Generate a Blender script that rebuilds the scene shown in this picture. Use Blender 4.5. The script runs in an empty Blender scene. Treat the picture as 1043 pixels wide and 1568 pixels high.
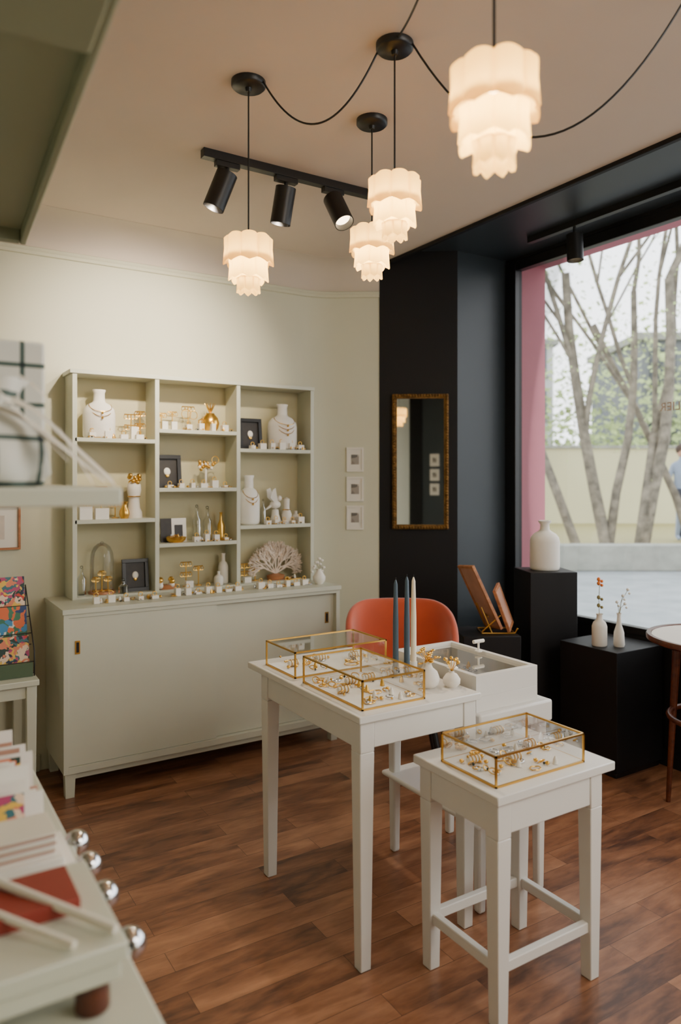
import bpy, bmesh, math, random
from mathutils import Vector, Matrix
random.seed(7)
S=bpy.context.scene
def lin(c):
    return tuple((x/255/12.92 if x/255<=.04045 else ((x/255+.055)/1.055)**2.4) for x in c)+(1,)
# ---------------------------------------------------------------- materials
def newmat(name):
    m=bpy.data.materials.new(name); m.use_nodes=True
    nt=m.node_tree; return m,nt,nt.nodes['Principled BSDF']
def paint(name,rgb,rough=.5,metal=0,var=.06,scale=6,bump=.0,sheen=0,spec=.5):
    m,nt,p=newmat(name)
    c=lin(rgb)
    tc=nt.nodes.new('ShaderNodeTexCoord'); n=nt.nodes.new('ShaderNodeTexNoise')
    n.inputs['Scale'].default_value=scale; n.inputs['Detail'].default_value=4
    nt.links.new(tc.outputs['Object'],n.inputs['Vector'])
    r=nt.nodes.new('ShaderNodeValToRGB')
    r.color_ramp.elements[0].position=.3; r.color_ramp.elements[1].position=.7
    r.color_ramp.elements[0].color=tuple(x*(1-var) for x in c[:3])+(1,)
    r.color_ramp.elements[1].color=tuple(min(1,x*(1+var)) for x in c[:3])+(1,)
    nt.links.new(n.outputs['Fac'],r.inputs['Fac']); nt.links.new(r.outputs['Color'],p.inputs['Base Color'])
    p.inputs['Roughness'].default_value=rough; p.inputs['Metallic'].default_value=metal
    p.inputs['Specular IOR Level'].default_value=spec
    if sheen: p.inputs['Sheen Weight'].default_value=sheen
    if bump:
        b=nt.nodes.new('ShaderNodeBump'); b.inputs['Strength'].default_value=bump; b.inputs['Distance'].default_value=.01
        n2=nt.nodes.new('ShaderNodeTexNoise'); n2.inputs['Scale'].default_value=scale*12
        nt.links.new(tc.outputs['Object'],n2.inputs['Vector'])
        nt.links.new(n2.outputs['Fac'],b.inputs['Height']); nt.links.new(b.outputs['Normal'],p.inputs['Normal'])
    return m
def woodmat(name,c1,c2,rough=.4,sc=(2,30,30)):
    m,nt,p=newmat(name)
    tc=nt.nodes.new('ShaderNodeTexCoord'); mp=nt.nodes.new('ShaderNodeMapping'); mp.inputs['Scale'].default_value=sc
    n=nt.nodes.new('ShaderNodeTexNoise'); n.inputs['Scale'].default_value=1.5; n.inputs['Detail'].default_value=6; n.inputs['Distortion'].default_value=.6
    r=nt.nodes.new('ShaderNodeValToRGB'); r.color_ramp.elements[0].position=.3; r.color_ramp.elements[1].position=.7
    r.color_ramp.elements[0].color=lin(c1); r.color_ramp.elements[1].color=lin(c2)
    nt.links.new(tc.outputs['Object'],mp.inputs['Vector']); nt.links.new(mp.outputs['Vector'],n.inputs['Vector'])
    nt.links.new(n.outputs['Fac'],r.inputs['Fac']); nt.links.new(r.outputs['Color'],p.inputs['Base Color'])
    p.inputs['Roughness'].default_value=rough
    return m
def floormat():
    m,nt,p=newmat('laminate_floor'); L=nt.links.new
    tc=nt.nodes.new('ShaderNodeTexCoord')
    br=nt.nodes.new('ShaderNodeTexBrick'); br.offset=.37; br.inputs['Scale'].default_value=1
    br.inputs['Brick Width'].default_value=.72; br.inputs['Row Height'].default_value=.098
    br.inputs['Mortar Size'].default_value=.0008; br.inputs['Mortar Smooth'].default_value=.2
    br.inputs['Color1'].default_value=(0,0,0,1); br.inputs['Color2'].default_value=(1,1,1,1); br.inputs['Mortar'].default_value=(.1,.1,.1,1)
    L(tc.outputs['Object'],br.inputs['Vector'])
    mp=nt.nodes.new('ShaderNodeMapping'); mp.inputs['Scale'].default_value=(2.0,8,1)
    L(tc.outputs['Object'],mp.inputs['Vector'])
    add=nt.nodes.new('ShaderNodeVectorMath'); add.operation='ADD'
    mul=nt.nodes.new('ShaderNodeVectorMath'); mul.operation='SCALE'; mul.inputs['Scale'].default_value=5
    L(br.outputs['Color'],mul.inputs[0]); L(mp.outputs['Vector'],add.inputs[0]); L(mul.outputs['Vector'],add.inputs[1])
    n=nt.nodes.new('ShaderNodeTexNoise'); n.inputs['Scale'].default_value=1.1; n.inputs['Detail'].default_value=5; n.inputs['Distortion'].default_value=.8
    L(add.outputs['Vector'],n.inputs['Vector'])
    n2=nt.nodes.new('ShaderNodeTexNoise'); n2.inputs['Scale'].default_value=7; n2.inputs['Detail'].default_value=6; n2.inputs['Distortion'].default_value=.5
    L(add.outputs['Vector'],n2.inputs['Vector'])
    a=nt.nodes.new('ShaderNodeMath'); a.operation='MULTIPLY_ADD'; a.inputs[1].default_value=.22
    L(n2.outputs['Fac'],a.inputs[0])
    b=nt.nodes.new('ShaderNodeMath'); b.operation='MULTIPLY'; b.inputs[1].default_value=.62
    L(n.outputs['Fac'],b.inputs[0]); L(b.outputs[0],a.inputs[2])
    c=nt.nodes.new('ShaderNodeMath'); c.operation='MULTIPLY_ADD'; c.inputs[1].default_value=.13
    L(br.outputs['Color'],c.inputs[0]); L(a.outputs[0],c.inputs[2])
    r=nt.nodes.new('ShaderNodeValToRGB'); e=r.color_ramp.elements
    e[0].position=.33; e[0].color=lin((84,53,38)); e[1].position=.66; e[1].color=lin((180,130,96))
    k=e.new(.47); k.color=lin((138,92,64))
    L(c.outputs[0],r.inputs['Fac'])
    mx=nt.nodes.new('ShaderNodeMix'); mx.data_type='RGBA'; mx.inputs['B'].default_value=lin((66,42,30))
    L(br.outputs['Fac'],mx.inputs['Factor']); L(r.outputs['Color'],mx.inputs['A']); L(mx.outputs['Result'],p.inputs['Base Color'])
    p.inputs['Roughness'].default_value=.34
    bp=nt.nodes.new('ShaderNodeBump'); bp.inputs['Strength'].default_value=.1; bp.inputs['Distance'].default_value=.004
    L(n2.outputs['Fac'],bp.inputs['Height']); L(bp.outputs['Normal'],p.inputs['Normal'])
    return m
def glassmat(name,tint=(1,1,1),refl=1.0):
    m=bpy.data.materials.new(name); m.use_nodes=True; nt=m.node_tree; nt.nodes.clear(); L=nt.links.new
    o=nt.nodes.new('ShaderNodeOutputMaterial'); t=nt.nodes.new('ShaderNodeBsdfTransparent'); t.inputs[0].default_value=tint+(1,)
    g=nt.nodes.new('ShaderNodeBsdfGlossy'); g.inputs['Roughness'].default_value=.03
    f=nt.nodes.new('ShaderNodeFresnel'); f.inputs['IOR'].default_value=1.45
    mm=nt.nodes.new('ShaderNodeMath'); mm.operation='MULTIPLY'; mm.inputs[1].default_value=refl
    x=nt.nodes.new('ShaderNodeMixShader'); L(f.outputs[0],mm.inputs[0]); L(mm.outputs[0],x.inputs[0]); L(t.outputs[0],x.inputs[1]); L(g.outputs[0],x.inputs[2]); L(x.outputs[0],o.inputs[0])
    return m
def emis(name,rgb,s):
    m,nt,p=newmat(name); p.inputs['Base Color'].default_value=lin(rgb); p.inputs['Emission Color'].default_value=lin(rgb); p.inputs['Emission Strength'].default_value=s
    return m
def shademat():
    m=bpy.data.materials.new('porcelain_shade'); m.use_nodes=True; nt=m.node_tree; nt.nodes.clear(); L=nt.links.new
    o=nt.nodes.new('ShaderNodeOutputMaterial')
    d=nt.nodes.new('ShaderNodeBsdfDiffuse'); t=nt.nodes.new('ShaderNodeBsdfTranslucent')
    n=nt.nodes.new('ShaderNodeTexNoise'); n.inputs['Scale'].default_value=14
    tc=nt.nodes.new('ShaderNodeTexCoord'); L(tc.outputs['Object'],n.inputs['Vector'])
    r=nt.nodes.new('ShaderNodeValToRGB'); r.color_ramp.elements[0].color=lin((240,204,112)); r.color_ramp.elements[1].color=lin((248,218,140))
    L(n.outputs['Fac'],r.inputs[0]); L(r.outputs[0],d.inputs[0]); L(r.outputs[0],t.inputs[0])
    x=nt.nodes.new('ShaderNodeMixShader'); x.inputs[0].default_value=.45; L(d.outputs[0],x.inputs[1]); L(t.outputs[0],x.inputs[2])
    em=nt.nodes.new('ShaderNodeEmission'); em.inputs['Strength'].default_value=.45; L(r.outputs[0],em.inputs[0])
    ad=nt.nodes.new('ShaderNodeAddShader'); L(x.outputs[0],ad.inputs[0]); L(em.outputs[0],ad.inputs[1])
    L(ad.outputs[0],o.inputs[0]); return m
def plaidmat():
    m,nt,p=newmat('plaid_cloth'); L=nt.links.new
    tc=nt.nodes.new('ShaderNodeTexCoord'); sx=nt.nodes.new('ShaderNodeSeparateXYZ'); L(tc.outputs['Object'],sx.inputs[0])
    outs=[]
    for ax in ('X','Z'):
        a=nt.nodes.new('ShaderNodeMath'); a.operation='MULTIPLY'; a.inputs[1].default_value=15; L(sx.outputs[ax],a.inputs[0])
        f=nt.nodes.new('ShaderNodeMath'); f.operation='FRACT'; L(a.outputs[0],f.inputs[0])
        g=nt.nodes.new('ShaderNodeMath'); g.operation='LESS_THAN'; g.inputs[1].default_value=.12; L(f.outputs[0],g.inputs[0]); outs.append(g)
    s=nt.nodes.new('ShaderNodeMath'); s.operation='ADD'; L(outs[0].outputs[0],s.inputs[0]); L(outs[1].outputs[0],s.inputs[1])
    r=nt.nodes.new('ShaderNodeValToRGB'); e=r.color_ramp.elements; e[0].color=lin((228,226,214)); e[1].color=lin((40,50,48))
    k=e.new(.5); k.color=lin((84,100,94))
    h=nt.nodes.new('ShaderNodeMath'); h.operation='MULTIPLY'; h.inputs[1].default_value=.5; L(s.outputs[0],h.inputs[0]); L(h.outputs[0],r.inputs[0])
    L(r.outputs[0],p.inputs['Base Color']); p.inputs['Roughness'].default_value=.9; return m
def floral(name,cols,scale=22):
    m,nt,p=newmat(name); L=nt.links.new
    tc=nt.nodes.new('ShaderNodeTexCoord'); n=nt.nodes.new('ShaderNodeTexNoise'); n.inputs['Scale'].default_value=scale*.5
    v=nt.nodes.new('ShaderNodeTexVoronoi'); v.inputs['Scale'].default_value=scale
    ad=nt.nodes.new('ShaderNodeMix'); ad.data_type='RGBA'; ad.inputs['Factor'].default_value=.12
    L(tc.outputs['Object'],n.inputs['Vector']); L(tc.outputs['Object'],ad.inputs['A']); L(n.outputs['Color'],ad.inputs['B']); L(ad.outputs['Result'],v.inputs['Vector'])
    sp=nt.nodes.new('ShaderNodeSeparateColor'); L(v.outputs['Color'],sp.inputs[0])
    r=nt.nodes.new('ShaderNodeValToRGB'); r.color_ramp.interpolation='CONSTANT'; e=r.color_ramp.elements
    e[0].color=lin(cols[0]); e[1].position=1/len(cols); e[1].color=lin(cols[1])
    for i,c in enumerate(cols[2:],2):
        k=e.new(i/len(cols)); k.color=lin(c)
    L(sp.outputs[0],r.inputs[0]); L(r.outputs[0],p.inputs['Base Color']); p.inputs['Roughness'].default_value=.5; return m

WALL=paint('wall_cream',(212,210,186),.85,var=.02,scale=2,bump=.03)
CEIL=paint('ceiling_beige',(216,200,185),.9,var=.02,scale=2)
COVE=paint('cove_beige',(213,200,184),.9,var=.02,scale=2)
BLACKW=paint('wall_black',(20,18,19),.6,var=.08,scale=3,bump=.03,spec=.3)
GREYLIT=paint('grey_and_daylit_black',(46,53,58),.42,var=.06,scale=3)  # daylight sheen coloured into black jamb and bay ceiling; plain grey on rear panel
SAGE=paint('sage_cabinet_paint',(203,203,183),.45,var=.025,scale=3)
SAGEB=paint('cabinet_back_tan',(192,184,148),.6,var=.03,scale=3)  # yellower and slightly darker than the rest of the cabinet
OLIVE=paint('olive_shelf_paint',(146,149,122),.5,var=.03,scale=3)
WHITE=paint('white_table_paint',(220,216,208),.42,var=.02,scale=4)
FLOOR=floormat()
BLACK=paint('black_metal',(18,17,17),.4,var=.05)
PEDB=paint('black_pedestal',(20,18,19),.55,var=.08,spec=.3)
PINK=paint('pink_plaster',(204,124,134),.8,var=.03)
BRASS=paint('brass',(214,168,84),.28,1,var=.05)
GOLD=paint('gold',(232,184,90),.28,1,var=.08)
ANTG=paint('antique_gold_frame',(140,102,50),.42,.75,var=.5,scale=40,bump=.6)
SILVER=paint('silver',(210,210,212),.12,1,var=.02)
CER=paint('white_ceramic',(238,232,220),.45,var=.02)
CER2=paint('matte_ceramic',(232,225,213),.7,var=.03,bump=.05)
CARDW=paint('white_card',(236,230,218),.7,var=.02)
GLASS=glassmat('clear_glass',(.985,.99,.985),.6)
JAR=glassmat('jar_glass',(.93,.94,.90),1.6)
WGLASS=glassmat('window_glass',(.97,.98,.98),.6)
MIRROR=paint('mirror_glass',(225,228,226),.02,1,var=.0)
RUST=paint('rust_velvet',(190,74,32),.75,var=.12,scale=5,sheen=.5)
BLUEC=paint('blue_candle_wax',(66,84,98),.5)
CREAMC=paint('cream_candle_wax',(240,226,198),.5)
OAK=woodmat('oak_wood',(150,92,54),(192,130,84))
DARKW=woodmat('walnut_wood',(66,30,16),(104,50,26),.3)
FRAMEB=paint('black_frame',(24,22,20),.35)
PHOTO=floral('print_tones',[(110,106,100),(160,152,142),(200,192,180),(140,130,122)],30)
DKPHOTO=paint('dark_print',(40,34,28),.5,var=.3,scale=30)
BOUQ=floral('floral_prints',[(24,40,66),(206,60,44),(236,208,178),(60,112,120),(226,132,96),(30,60,50),(232,188,80),(180,70,110)],44)
BOUQ2=floral('landscape_prints',[(60,140,190),(230,226,214),(60,120,90),(226,110,60),(30,60,110)],32)
PLAID=plaidmat()
RIBBON=paint('linen_ribbon',(222,214,196),.8)
RED=paint('red_card',(140,50,36),.6)
GREEN=paint('green_crate',(80,96,70),.7)
ORANGE=paint('orange_petals',(224,120,40),.6)
LEAFD=paint('dry_leaf',(140,130,80),.7)
CORAL=paint('coral_white',(226,208,190),.8,var=.12,scale=40)
SHADE=shademat()
LAMPF=emis('spot_lamp_face',(255,226,180),9)
BULB=emis('bulb',(255,216,160),14)
VELVET=paint('display_velvet',(230,226,218),.9)
STONE=paint('dark_gem',(30,50,48),.15)
STONEW=paint('pale_gem',(214,220,220),.1)
TERRA=paint('terracotta_print',(186,140,118),.7,var=.15,scale=9)
ASPH=paint('street_paving',(134,138,138),.9,var=.16,scale=3)
CONC=paint('concrete',(138,138,128),.9,var=.14)
YWALL=paint('yellow_render',(190,184,146),.9,var=.05,scale=.6)
GREYB=paint('grey_render',(104,108,110),.9,var=.12,scale=.5)
PALEB=paint('pale_render',(190,190,186),.9,var=.05,scale=.4)
BARK=paint('birch_bark',(112,104,90),.9,var=.5,scale=7)
LEAF=paint('spring_leaf',(160,174,112),.8,var=.25,scale=1.5)
CARG=paint('dark_window_pane',(50,56,62),.1)
SKIN=paint('skin',(196,150,126),.6); CLOTHB=paint('grey_blue_jacket',(140,152,170),.8); CLOTHD=paint('dark_trousers',(60,64,76),.8); HAIR=paint('brown_hair',(60,42,30),.7)

# ---------------------------------------------------------------- mesh builder
class B:
    def __init__(s): s.v=[];s.f=[];s.m=[];s.mats=[];s.M=Matrix.Identity(4)
    def add(s,vs,fs,mat):
        if mat not in s.mats: s.mats.append(mat)
        k=s.mats.index(mat); o=len(s.v)
        s.v+= [s.M@Vector(p) for p in vs]; s.f+=[tuple(i+o for i in f) for f in fs]; s.m+=[k]*len(fs)
    def box(s,x0,x1,y0,y1,z0,z1,mat):
        s.add([(x0,y0,z0),(x1,y0,z0),(x1,y1,z0),(x0,y1,z0),(x0,y0,z1),(x1,y0,z1),(x1,y1,z1),(x0,y1,z1)],
              [(0,3,2,1),(4,5,6,7),(0,1,5,4),(1,2,6,5),(2,3,7,6),(3,0,4,7)],mat)
    def leg(s,cx,cy,z0,z1,w0,w1,mat,dx=0,dy=0):
        vs=[]
        for z,w,ox,oy in ((z0,w0,dx,dy),(z1,w1,0,0)):
            h=w/2; vs+=[(cx+ox-h,cy+oy-h,z),(cx+ox+h,cy+oy-h,z),(cx+ox+h,cy+oy+h,z),(cx+ox-h,cy+oy+h,z)]
        s.add(vs,[(0,3,2,1),(4,5,6,7),(0,1,5,4),(1,2,6,5),(2,3,7,6),(3,0,4,7)],mat)
    def cyl(s,p0,p1,r0,r1,mat,n=20,cap=True):
        p0=Vector(p0);p1=Vector(p1);d=(p1-p0).normalized()
        a=d.orthogonal().normalized(); b=d.cross(a)
        vs=[]
        for p,r in ((p0,r0),(p1,r1)):
            for i in range(n):
                t=2*math.pi*i/n; vs.append(p+a*math.cos(t)*r+b*math.sin(t)*r)
        fs=[(i,(i+1)%n,n+(i+1)%n,n+i) for i in range(n)]
        if cap: fs+=[tuple(range(n))[::-1],tuple(range(n,2*n))]
        s.add(vs,fs,mat)
    def lathe(s,c,prof,mat,n=28,sx=1,sy=1,lob=None,close=True):
        vs=[];fs=[]
        for j,(r,z) in enumerate(prof):
            for i in range(n):
                t=2*math.pi*i/n; k=lob(t,j) if lob else (1,0)
                vs.append((c[0]+math.cos(t)*r*sx*k[0],c[1]+math.sin(t)*r*sy*k[0],c[2]+z+k[1]))
        for j in range(len(prof)-1):
            for i in range(n):
                fs.append((j*n+i,j*n+(i+1)%n,(j+1)*n+(i+1)%n,(j+1)*n+i))
        if close:
            if prof[0][0]>0: fs.append(tuple(range(n))[::-1])
            if prof[-1][0]>0: fs.append(tuple((len(prof)-1)*n+i for i in range(n)))
        s.add(vs,fs,mat)
    def tube(s,pts,r,mat,n=8,closed=False,r1=None):
        pts=[Vector(p) for p in pts]; N=len(pts); vs=[]; fs=[]
        up=None
        for i,p in enumerate(pts):
            if closed: d=pts[(i+1)%N]-pts[i-1]
            else: d=pts[min(i+1,N-1)]-pts[max(i-1,0)]
            d.normalize()
            if up is None: a=d.orthogonal().normalized()
            else:
                a=up-d*up.dot(d); a=a.normalized() if a.length>1e-6 else d.orthogonal().normalized()
            up=a; b=d.cross(a)
            rr=r if r1 is None else r+(r1-r)*i/(N-1)
            for k in range(n):
                t=2*math.pi*k/n; vs.append(p+a*math.cos(t)*rr+b*math.sin(t)*rr)
        R=N if closed else N-1
        for j in range(R):
            for i in range(n):
                j2=(j+1)%N; fs.append((j*n+i,j*n+(i+1)%n,j2*n+(i+1)%n,j2*n+i))
        if not closed: fs+=[tuple(range(n))[::-1],tuple((N-1)*n+i for i in range(n))]
        s.add(vs,fs,mat)
    def ring(s,c,R,r,mat,ax='z',n=20,m=6,tilt=None):
        c=Vector(c); pts=[]
        for i in range(n):
            t=2*math.pi*i/n; a,b=math.cos(t)*R,math.sin(t)*R
            p={'z':Vector((a,b,0)),'y':Vector((a,0,b)),'x':Vector((0,a,b))}[ax]
            if tilt: p=tilt@p
            pts.append(c+p)
        s.tube(pts,r,mat,m,closed=True)
    def ball(s,c,r,mat,sc=(1,1,1),n=16):
        prof=[(math.sin(math.pi*j/10)*r,-math.cos(math.pi*j/10)*r) for j in range(11)]
        prof[0]=(r*.02,-r);prof[-1]=(r*.02,r)
        vs=[];fs=[]
        for (q,z) in prof:
            for i in range(n):
                t=2*math.pi*i/n; vs.append((c[0]+math.cos(t)*q*sc[0],c[1]+math.sin(t)*q*sc[1],c[2]+z*sc[2]))
        for j in range(10):
            for i in range(n): fs.append((j*n+i,j*n+(i+1)%n,(j+1)*n+(i+1)%n,(j+1)*n+i))
        fs+=[tuple(range(n))[::-1],tuple(10*n+i for i in range(n))]
        s.add(vs,fs,mat)
    def done(s,name,bevel=0,recalc=True,seg=2,extra=None):
        me=bpy.data.meshes.new(name)
        xs=[p.x for p in s.v];ys=[p.y for p in s.v];zs=[p.z for p in s.v]
        o=Vector(((min(xs)+max(xs))/2,(min(ys)+max(ys))/2,min(zs)))
        if extra=='origin0': o=Vector((0,0,0))
        me.from_pydata([p-o for p in s.v],[],s.f)
        for mt in s.mats: me.materials.append(mt)
        me.polygons.foreach_set('material_index',s.m)
        bm=bmesh.new(); bm.from_mesh(me)
        if recalc: bmesh.ops.recalc_face_normals(bm,faces=bm.faces)
        for f in bm.faces: f.smooth=True
        for e in bm.edges:
            if len(e.link_faces)==2 and e.calc_face_angle(0)>math.radians(50): e.smooth=False
        bm.to_mesh(me); bm.free()
        ob=bpy.data.objects.new(name,me); S.collection.objects.link(ob); ob.location=o
        if bevel:
            md=ob.modifiers.new('bevel','BEVEL'); md.width=bevel; md.segments=seg; md.limit_method='ANGLE'; md.angle_limit=math.radians(55); md.harden_normals=False
        return ob
def frame2(origin,xd,yd):
    M=Matrix.Identity(4)
    for i in range(3):
        M[i][0]=xd[i];M[i][1]=yd[i];M[i][2]=(0,0,1)[i];M[i][3]=origin[i]
    return M

# ---------------------------------------------------------------- room shell
XL,YR=-.55,-1.6
ZC=2.73; ZR=2.56; XW=3.33
b=B(); b.box(XL-.1,3.62,YR-.1,4.2,-.08,0,FLOOR); b.done('floor',extra='origin0')
b=B(); b.box(XL-.1,2.53,YR-.1,4.2,ZC,ZC+.2,CEIL); b.done('ceiling')
b=B(); b.box(2.555,3.40,YR-.1,4.2,2.81,2.93,GREYLIT); b.done('ceiling_window_bay')
b=B(); b.box(2.53,2.555,YR,3.64,2.712,2.93,BLACKW); b.done('trim_1',.003)
b=B(); b.box(XL-.1,2.13,3.84,3.95,0,ZC+.1,WALL); b.done('wall_back')
diagO=Vector((2.93,3.36,0)); dx=Vector((.819,-.574,0)).normalized(); dn=Vector((dx.y,-dx.x,0))
if dn.y>0: dn=-dn
curve=[]
P0,P1,P2=Vector((2.13,3.84,0)),Vector((2.245,3.84,0)),Vector((2.347,3.768,0))
for i in range(11):
    t=i/10; curve.append(P0*(1-t)**2+P1*2*t*(1-t)+P2*t*t)
seam=diagO-dx*.47
curve.append(seam)
def strip(name,pts,z0,z1,mat,th=.08):
    b=B(); n=len(pts); vs=[];
    nor=[]
    for i in range(n):
        d=(pts[min(i+1,n-1)]-pts[max(0,i-1)]).normalized(); nor.append(Vector((-d.y,d.x,0)))
    for i in range(n):
        o=pts[i]+nor[i]*th
        vs+=[(pts[i].x,pts[i].y,z0),(pts[i].x,pts[i].y,z1),(o.x,o.y,z1),(o.x,o.y,z0)]
    fs=[]
    for i in range(n-1):
        a=i*4;c=a+4
        for k in range(4): fs.append((a+k,c+k,c+(k+1)%4,a+(k+1)%4))
    fs+=[(0,1,2,3),((n-1)*4+3,(n-1)*4+2,(n-1)*4+1,(n-1)*4)]
    b.add(vs,fs,mat); return b.done(name)
strip('wall_corner',curve[:-1]+[seam+dx*.04],0,ZC+.1,WALL)
strip('wall_mirror',[seam+dn*.004,diagO+dn*.004],0,2.83,BLACKW)
b=B(); b.box(2.925,XW+.02,3.36,3.44,0,2.83,GREYLIT); b.done('wall_window_jamb')
path=[Vector((XL,3.84,0)),Vector((2.0,3.84,0))]+curve
def sweep(name,prof,mat):
    b=B(); vs=[];fs=[];n=len(path);m=len(prof)
    for i in range(n):
        d=(path[min(i+1,n-1)]-path[max(0,i-1)]).normalized()
        if i==1: d=Vector((1,0,0))
        nr=Vector((d.y,-d.x,0))
        for (o,z) in prof: p=path[i]+nr*o; vs.append((p.x,p.y,z))
    for i in range(n-1):
        for k in range(m-1): fs.append((i*m+k,(i+1)*m+k,(i+1)*m+k+1,i*m+k+1))
    b.add(vs,fs,mat); return b.done(name,recalc=False)
R=.165
sweep('trim_cove',[(.001+R-R*math.cos(a),ZR+R*math.sin(a)+.003) for a in [math.pi/2*i/10 for i in range(11)]]+[(R,ZC+.02)],COVE)
sweep('trim_picture_rail',[(.0,ZR-.028),(.014,ZR-.026),(.016,ZR-.012),(.026,ZR-.006),(.028,ZR+.004),(.016,ZR+.01),(0,ZR+.012)],WALL)
b=B(); b.box(XL-.1,XL,YR-.1,3.84,0,ZC+.1,WALL); b.done('wall_left')
b=B(); b.box(XL-.1,3.4,YR-.1,YR,0,2.9,WALL); b.done('wall_rear')
b=B(); b.box(XW,3.62,YR,3.27,0,.60,BLACKW); b.box(XW-.0,XW+.05,YR,3.27,.60,.62,BLACKW); b.done('wall_window_lower')
b=B(); b.box(XW+.05,3.62,YR,3.6,2.79,3.05,PINK); b.box(XW,XW+.05,YR,3.36,2.79,2.93,BLACKW); b.done('wall_window_lintel')
b=B(); b.box(XW+.05,3.59,3.275,3.6,.0,2.79,PINK); b.done('wall_exterior_pink_jamb')
b=B()
b.box(XW-.01,XW+.05,3.27,3.36,.0,2.79,BLACK)
for z0,z1 in ((.62,.66),(2.73,2.79)): b.box(XW,XW+.05,YR,3.27,z0,z1,BLACK)
for y in (.35,YR+.03): b.box(XW,XW+.05,y-.03,y+.03,.66,2.73,BLACK)
b.add([(XW+.025,YR,.66),(XW+.025,3.27,.66),(XW+.025,3.27,2.75),(XW+.025,YR,2.75)],[(0,1,2,3)],WGLASS)
b.done('window_1',.003)
b=B(); b.box(XL,.65,3.825,3.84,0,.08,WALL); b.done('baseboard_back',.003)
b=B(); b.box(XW-.015,XW,YR,3.2,0,.08,BLACKW); b.done('baseboard_window',.003)

# ---------------------------------------------------------------- sideboard + hutch
b=B()
X0,X1,YF,YB=.681,2.132,3.42,3.838; Z0,Z1=.11,.85
b.box(X0-.006,X1+.006,YF-.008,YB,Z1-.022,Z1,SAGE)
b.box(X0,X0+.022,YF,YB,Z0,Z1-.022,SAGE); b.box(X1-.022,X1,YF,YB,Z0,Z1-.022,SAGE)
b.box(X0+.022,X1-.022,YF,YB,Z0,Z0+.03,SAGE); b.box(X0+.022,X1-.022,YB-.02,YB,Z0+.03,Z1-.022,SAGE)
b.box(X0+.022,X1-.022,YF,YF+.015,Z1-.04,Z1-.022,SAGE)
b.box(X0+.022,1.41,YF+.006,YF+.022,Z0+.032,Z1-.04,SAGE); b.box(1.39,X1-.022,YF+.030,YF+.046,Z0+.032,Z1-.04,SAGE)
for hx,hy in ((.742,YF+.006),(2.066,YF+.030)):
    b.box(hx-.011,hx+.011,hy-.003,hy+.002,.645,.705,BRASS); b.box(hx-.006,hx+.006,hy-.0035,hy-.0028,.652,.698,BLACK)
for lx in (X0+.03,X1-.03):
    for ly in (YF+.03,YB-.03): b.leg(lx,ly,0,Z0,.038,.046,SAGE)
b.box(X0+.05,X1-.05,YF+.02,YF+.04,Z0-.03,Z0,SAGE)
b.done('sideboard_cabinet',.002)
H0,H1=.85,1.965; HF,HB=3.665,3.836
colx=[.770,1.186,1.637,2.098]; T=.022
rows=[[1.236,1.636],[1.103,1.389,1.692],[1.181,1.602]]
b=B()
b.box(.758,2.110,HF-.006,HB,H1-.02,H1,SAGE)
for x in colx: b.box(x-T/2 if x not in(colx[0],) else x,x+T/2 if x!=colx[0] else x+T,HF,HB,H0,H1-.02,SAGE)
b.box(.79,2.09,HB-.012,HB,H0,H1-.02,SAGEB)
b.box(.79,2.09,HF+.004,HB-.012,H0,H0+.012,SAGE)
for i,rs in enumerate(rows):
    xa=colx[i]+T/2;xb=colx[i+1]-T/2
    for z in rs: b.box(xa,xb,HF,HB-.012,z-.02,z,SAGE)
b.done('display_hutch',.0015)
HZ=H0+.012

# ---------------------------------------------------------------- small wares
def bottle(name,x,y,z,w,h,mat=CER,neck=.26,sy=.85,chain=None,n=28,stem=None):
    b=B(); nr=w*neck*.5
    prof=[(.001,0),(w*.40,0),(w*.47,h*.02),(w*.5,h*.06),(w*.5,h*.5),(w*.47,h*.60),(w*.36,h*.69),(w*.2,h*.745),(nr,h*.78),(nr*.95,h*.93),(nr*1.15,h*.985),(nr*1.1,h),(nr*.8,h),(nr*.75,h*.9)]
    b.lathe((x,y,z),prof,mat,n,1,sy,close=False)
    if chain:
        for k in range(chain):
            pts=[]
            for i in range(21):
                t=-1.25+2.5*i/20-math.pi/2
                dip=(math.cos((i/20-.5)*math.pi))*h*(.16+.1*k)
                rr=w*(.35+.17*math.cos((i/20-.5)*math.pi))
                pts.append((x+math.cos(t)*rr*1.02,y+math.sin(t)*rr*sy*1.04,z+h*.70-dip))
            b.tube(pts,.0016,GOLD,5)
            p=pts[10]; b.ball((p[0],p[1]-.003,p[2]-.007),.006,GOLD,n=8)
    return b.done(name)
def pframe(name,x,y,z,w,h,fm=FRAMEB,pm=DKPHOTO,obj=True,ang=0,lean=.12,t=.018):
    b=B(); b.M=Matrix.Translation((x,y,z))@Matrix.Rotation(ang,4,'Z')@Matrix.Rotation(-lean,4,'X')
    f=w*.14
    b.box(-w/2,w/2,0,t,0,f,fm); b.box(-w/2,w/2,0,t,h-f,h,fm); b.box(-w/2,-w/2+f,0,t,f,h-f,fm); b.box(w/2-f,w/2,0,t,f,h-f,fm)
    b.box(-w/2+f,w/2-f,t*.6,t,f,h-f,pm)
    if obj:
        b.ball((0,t*.5,h*.5),w*.12,CER,(1,.3,1.15),12); b.ball((0,t*.45,h*.38),w*.07,GOLD,(1,.3,1),10)
    return b.done(name,.001)
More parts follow.
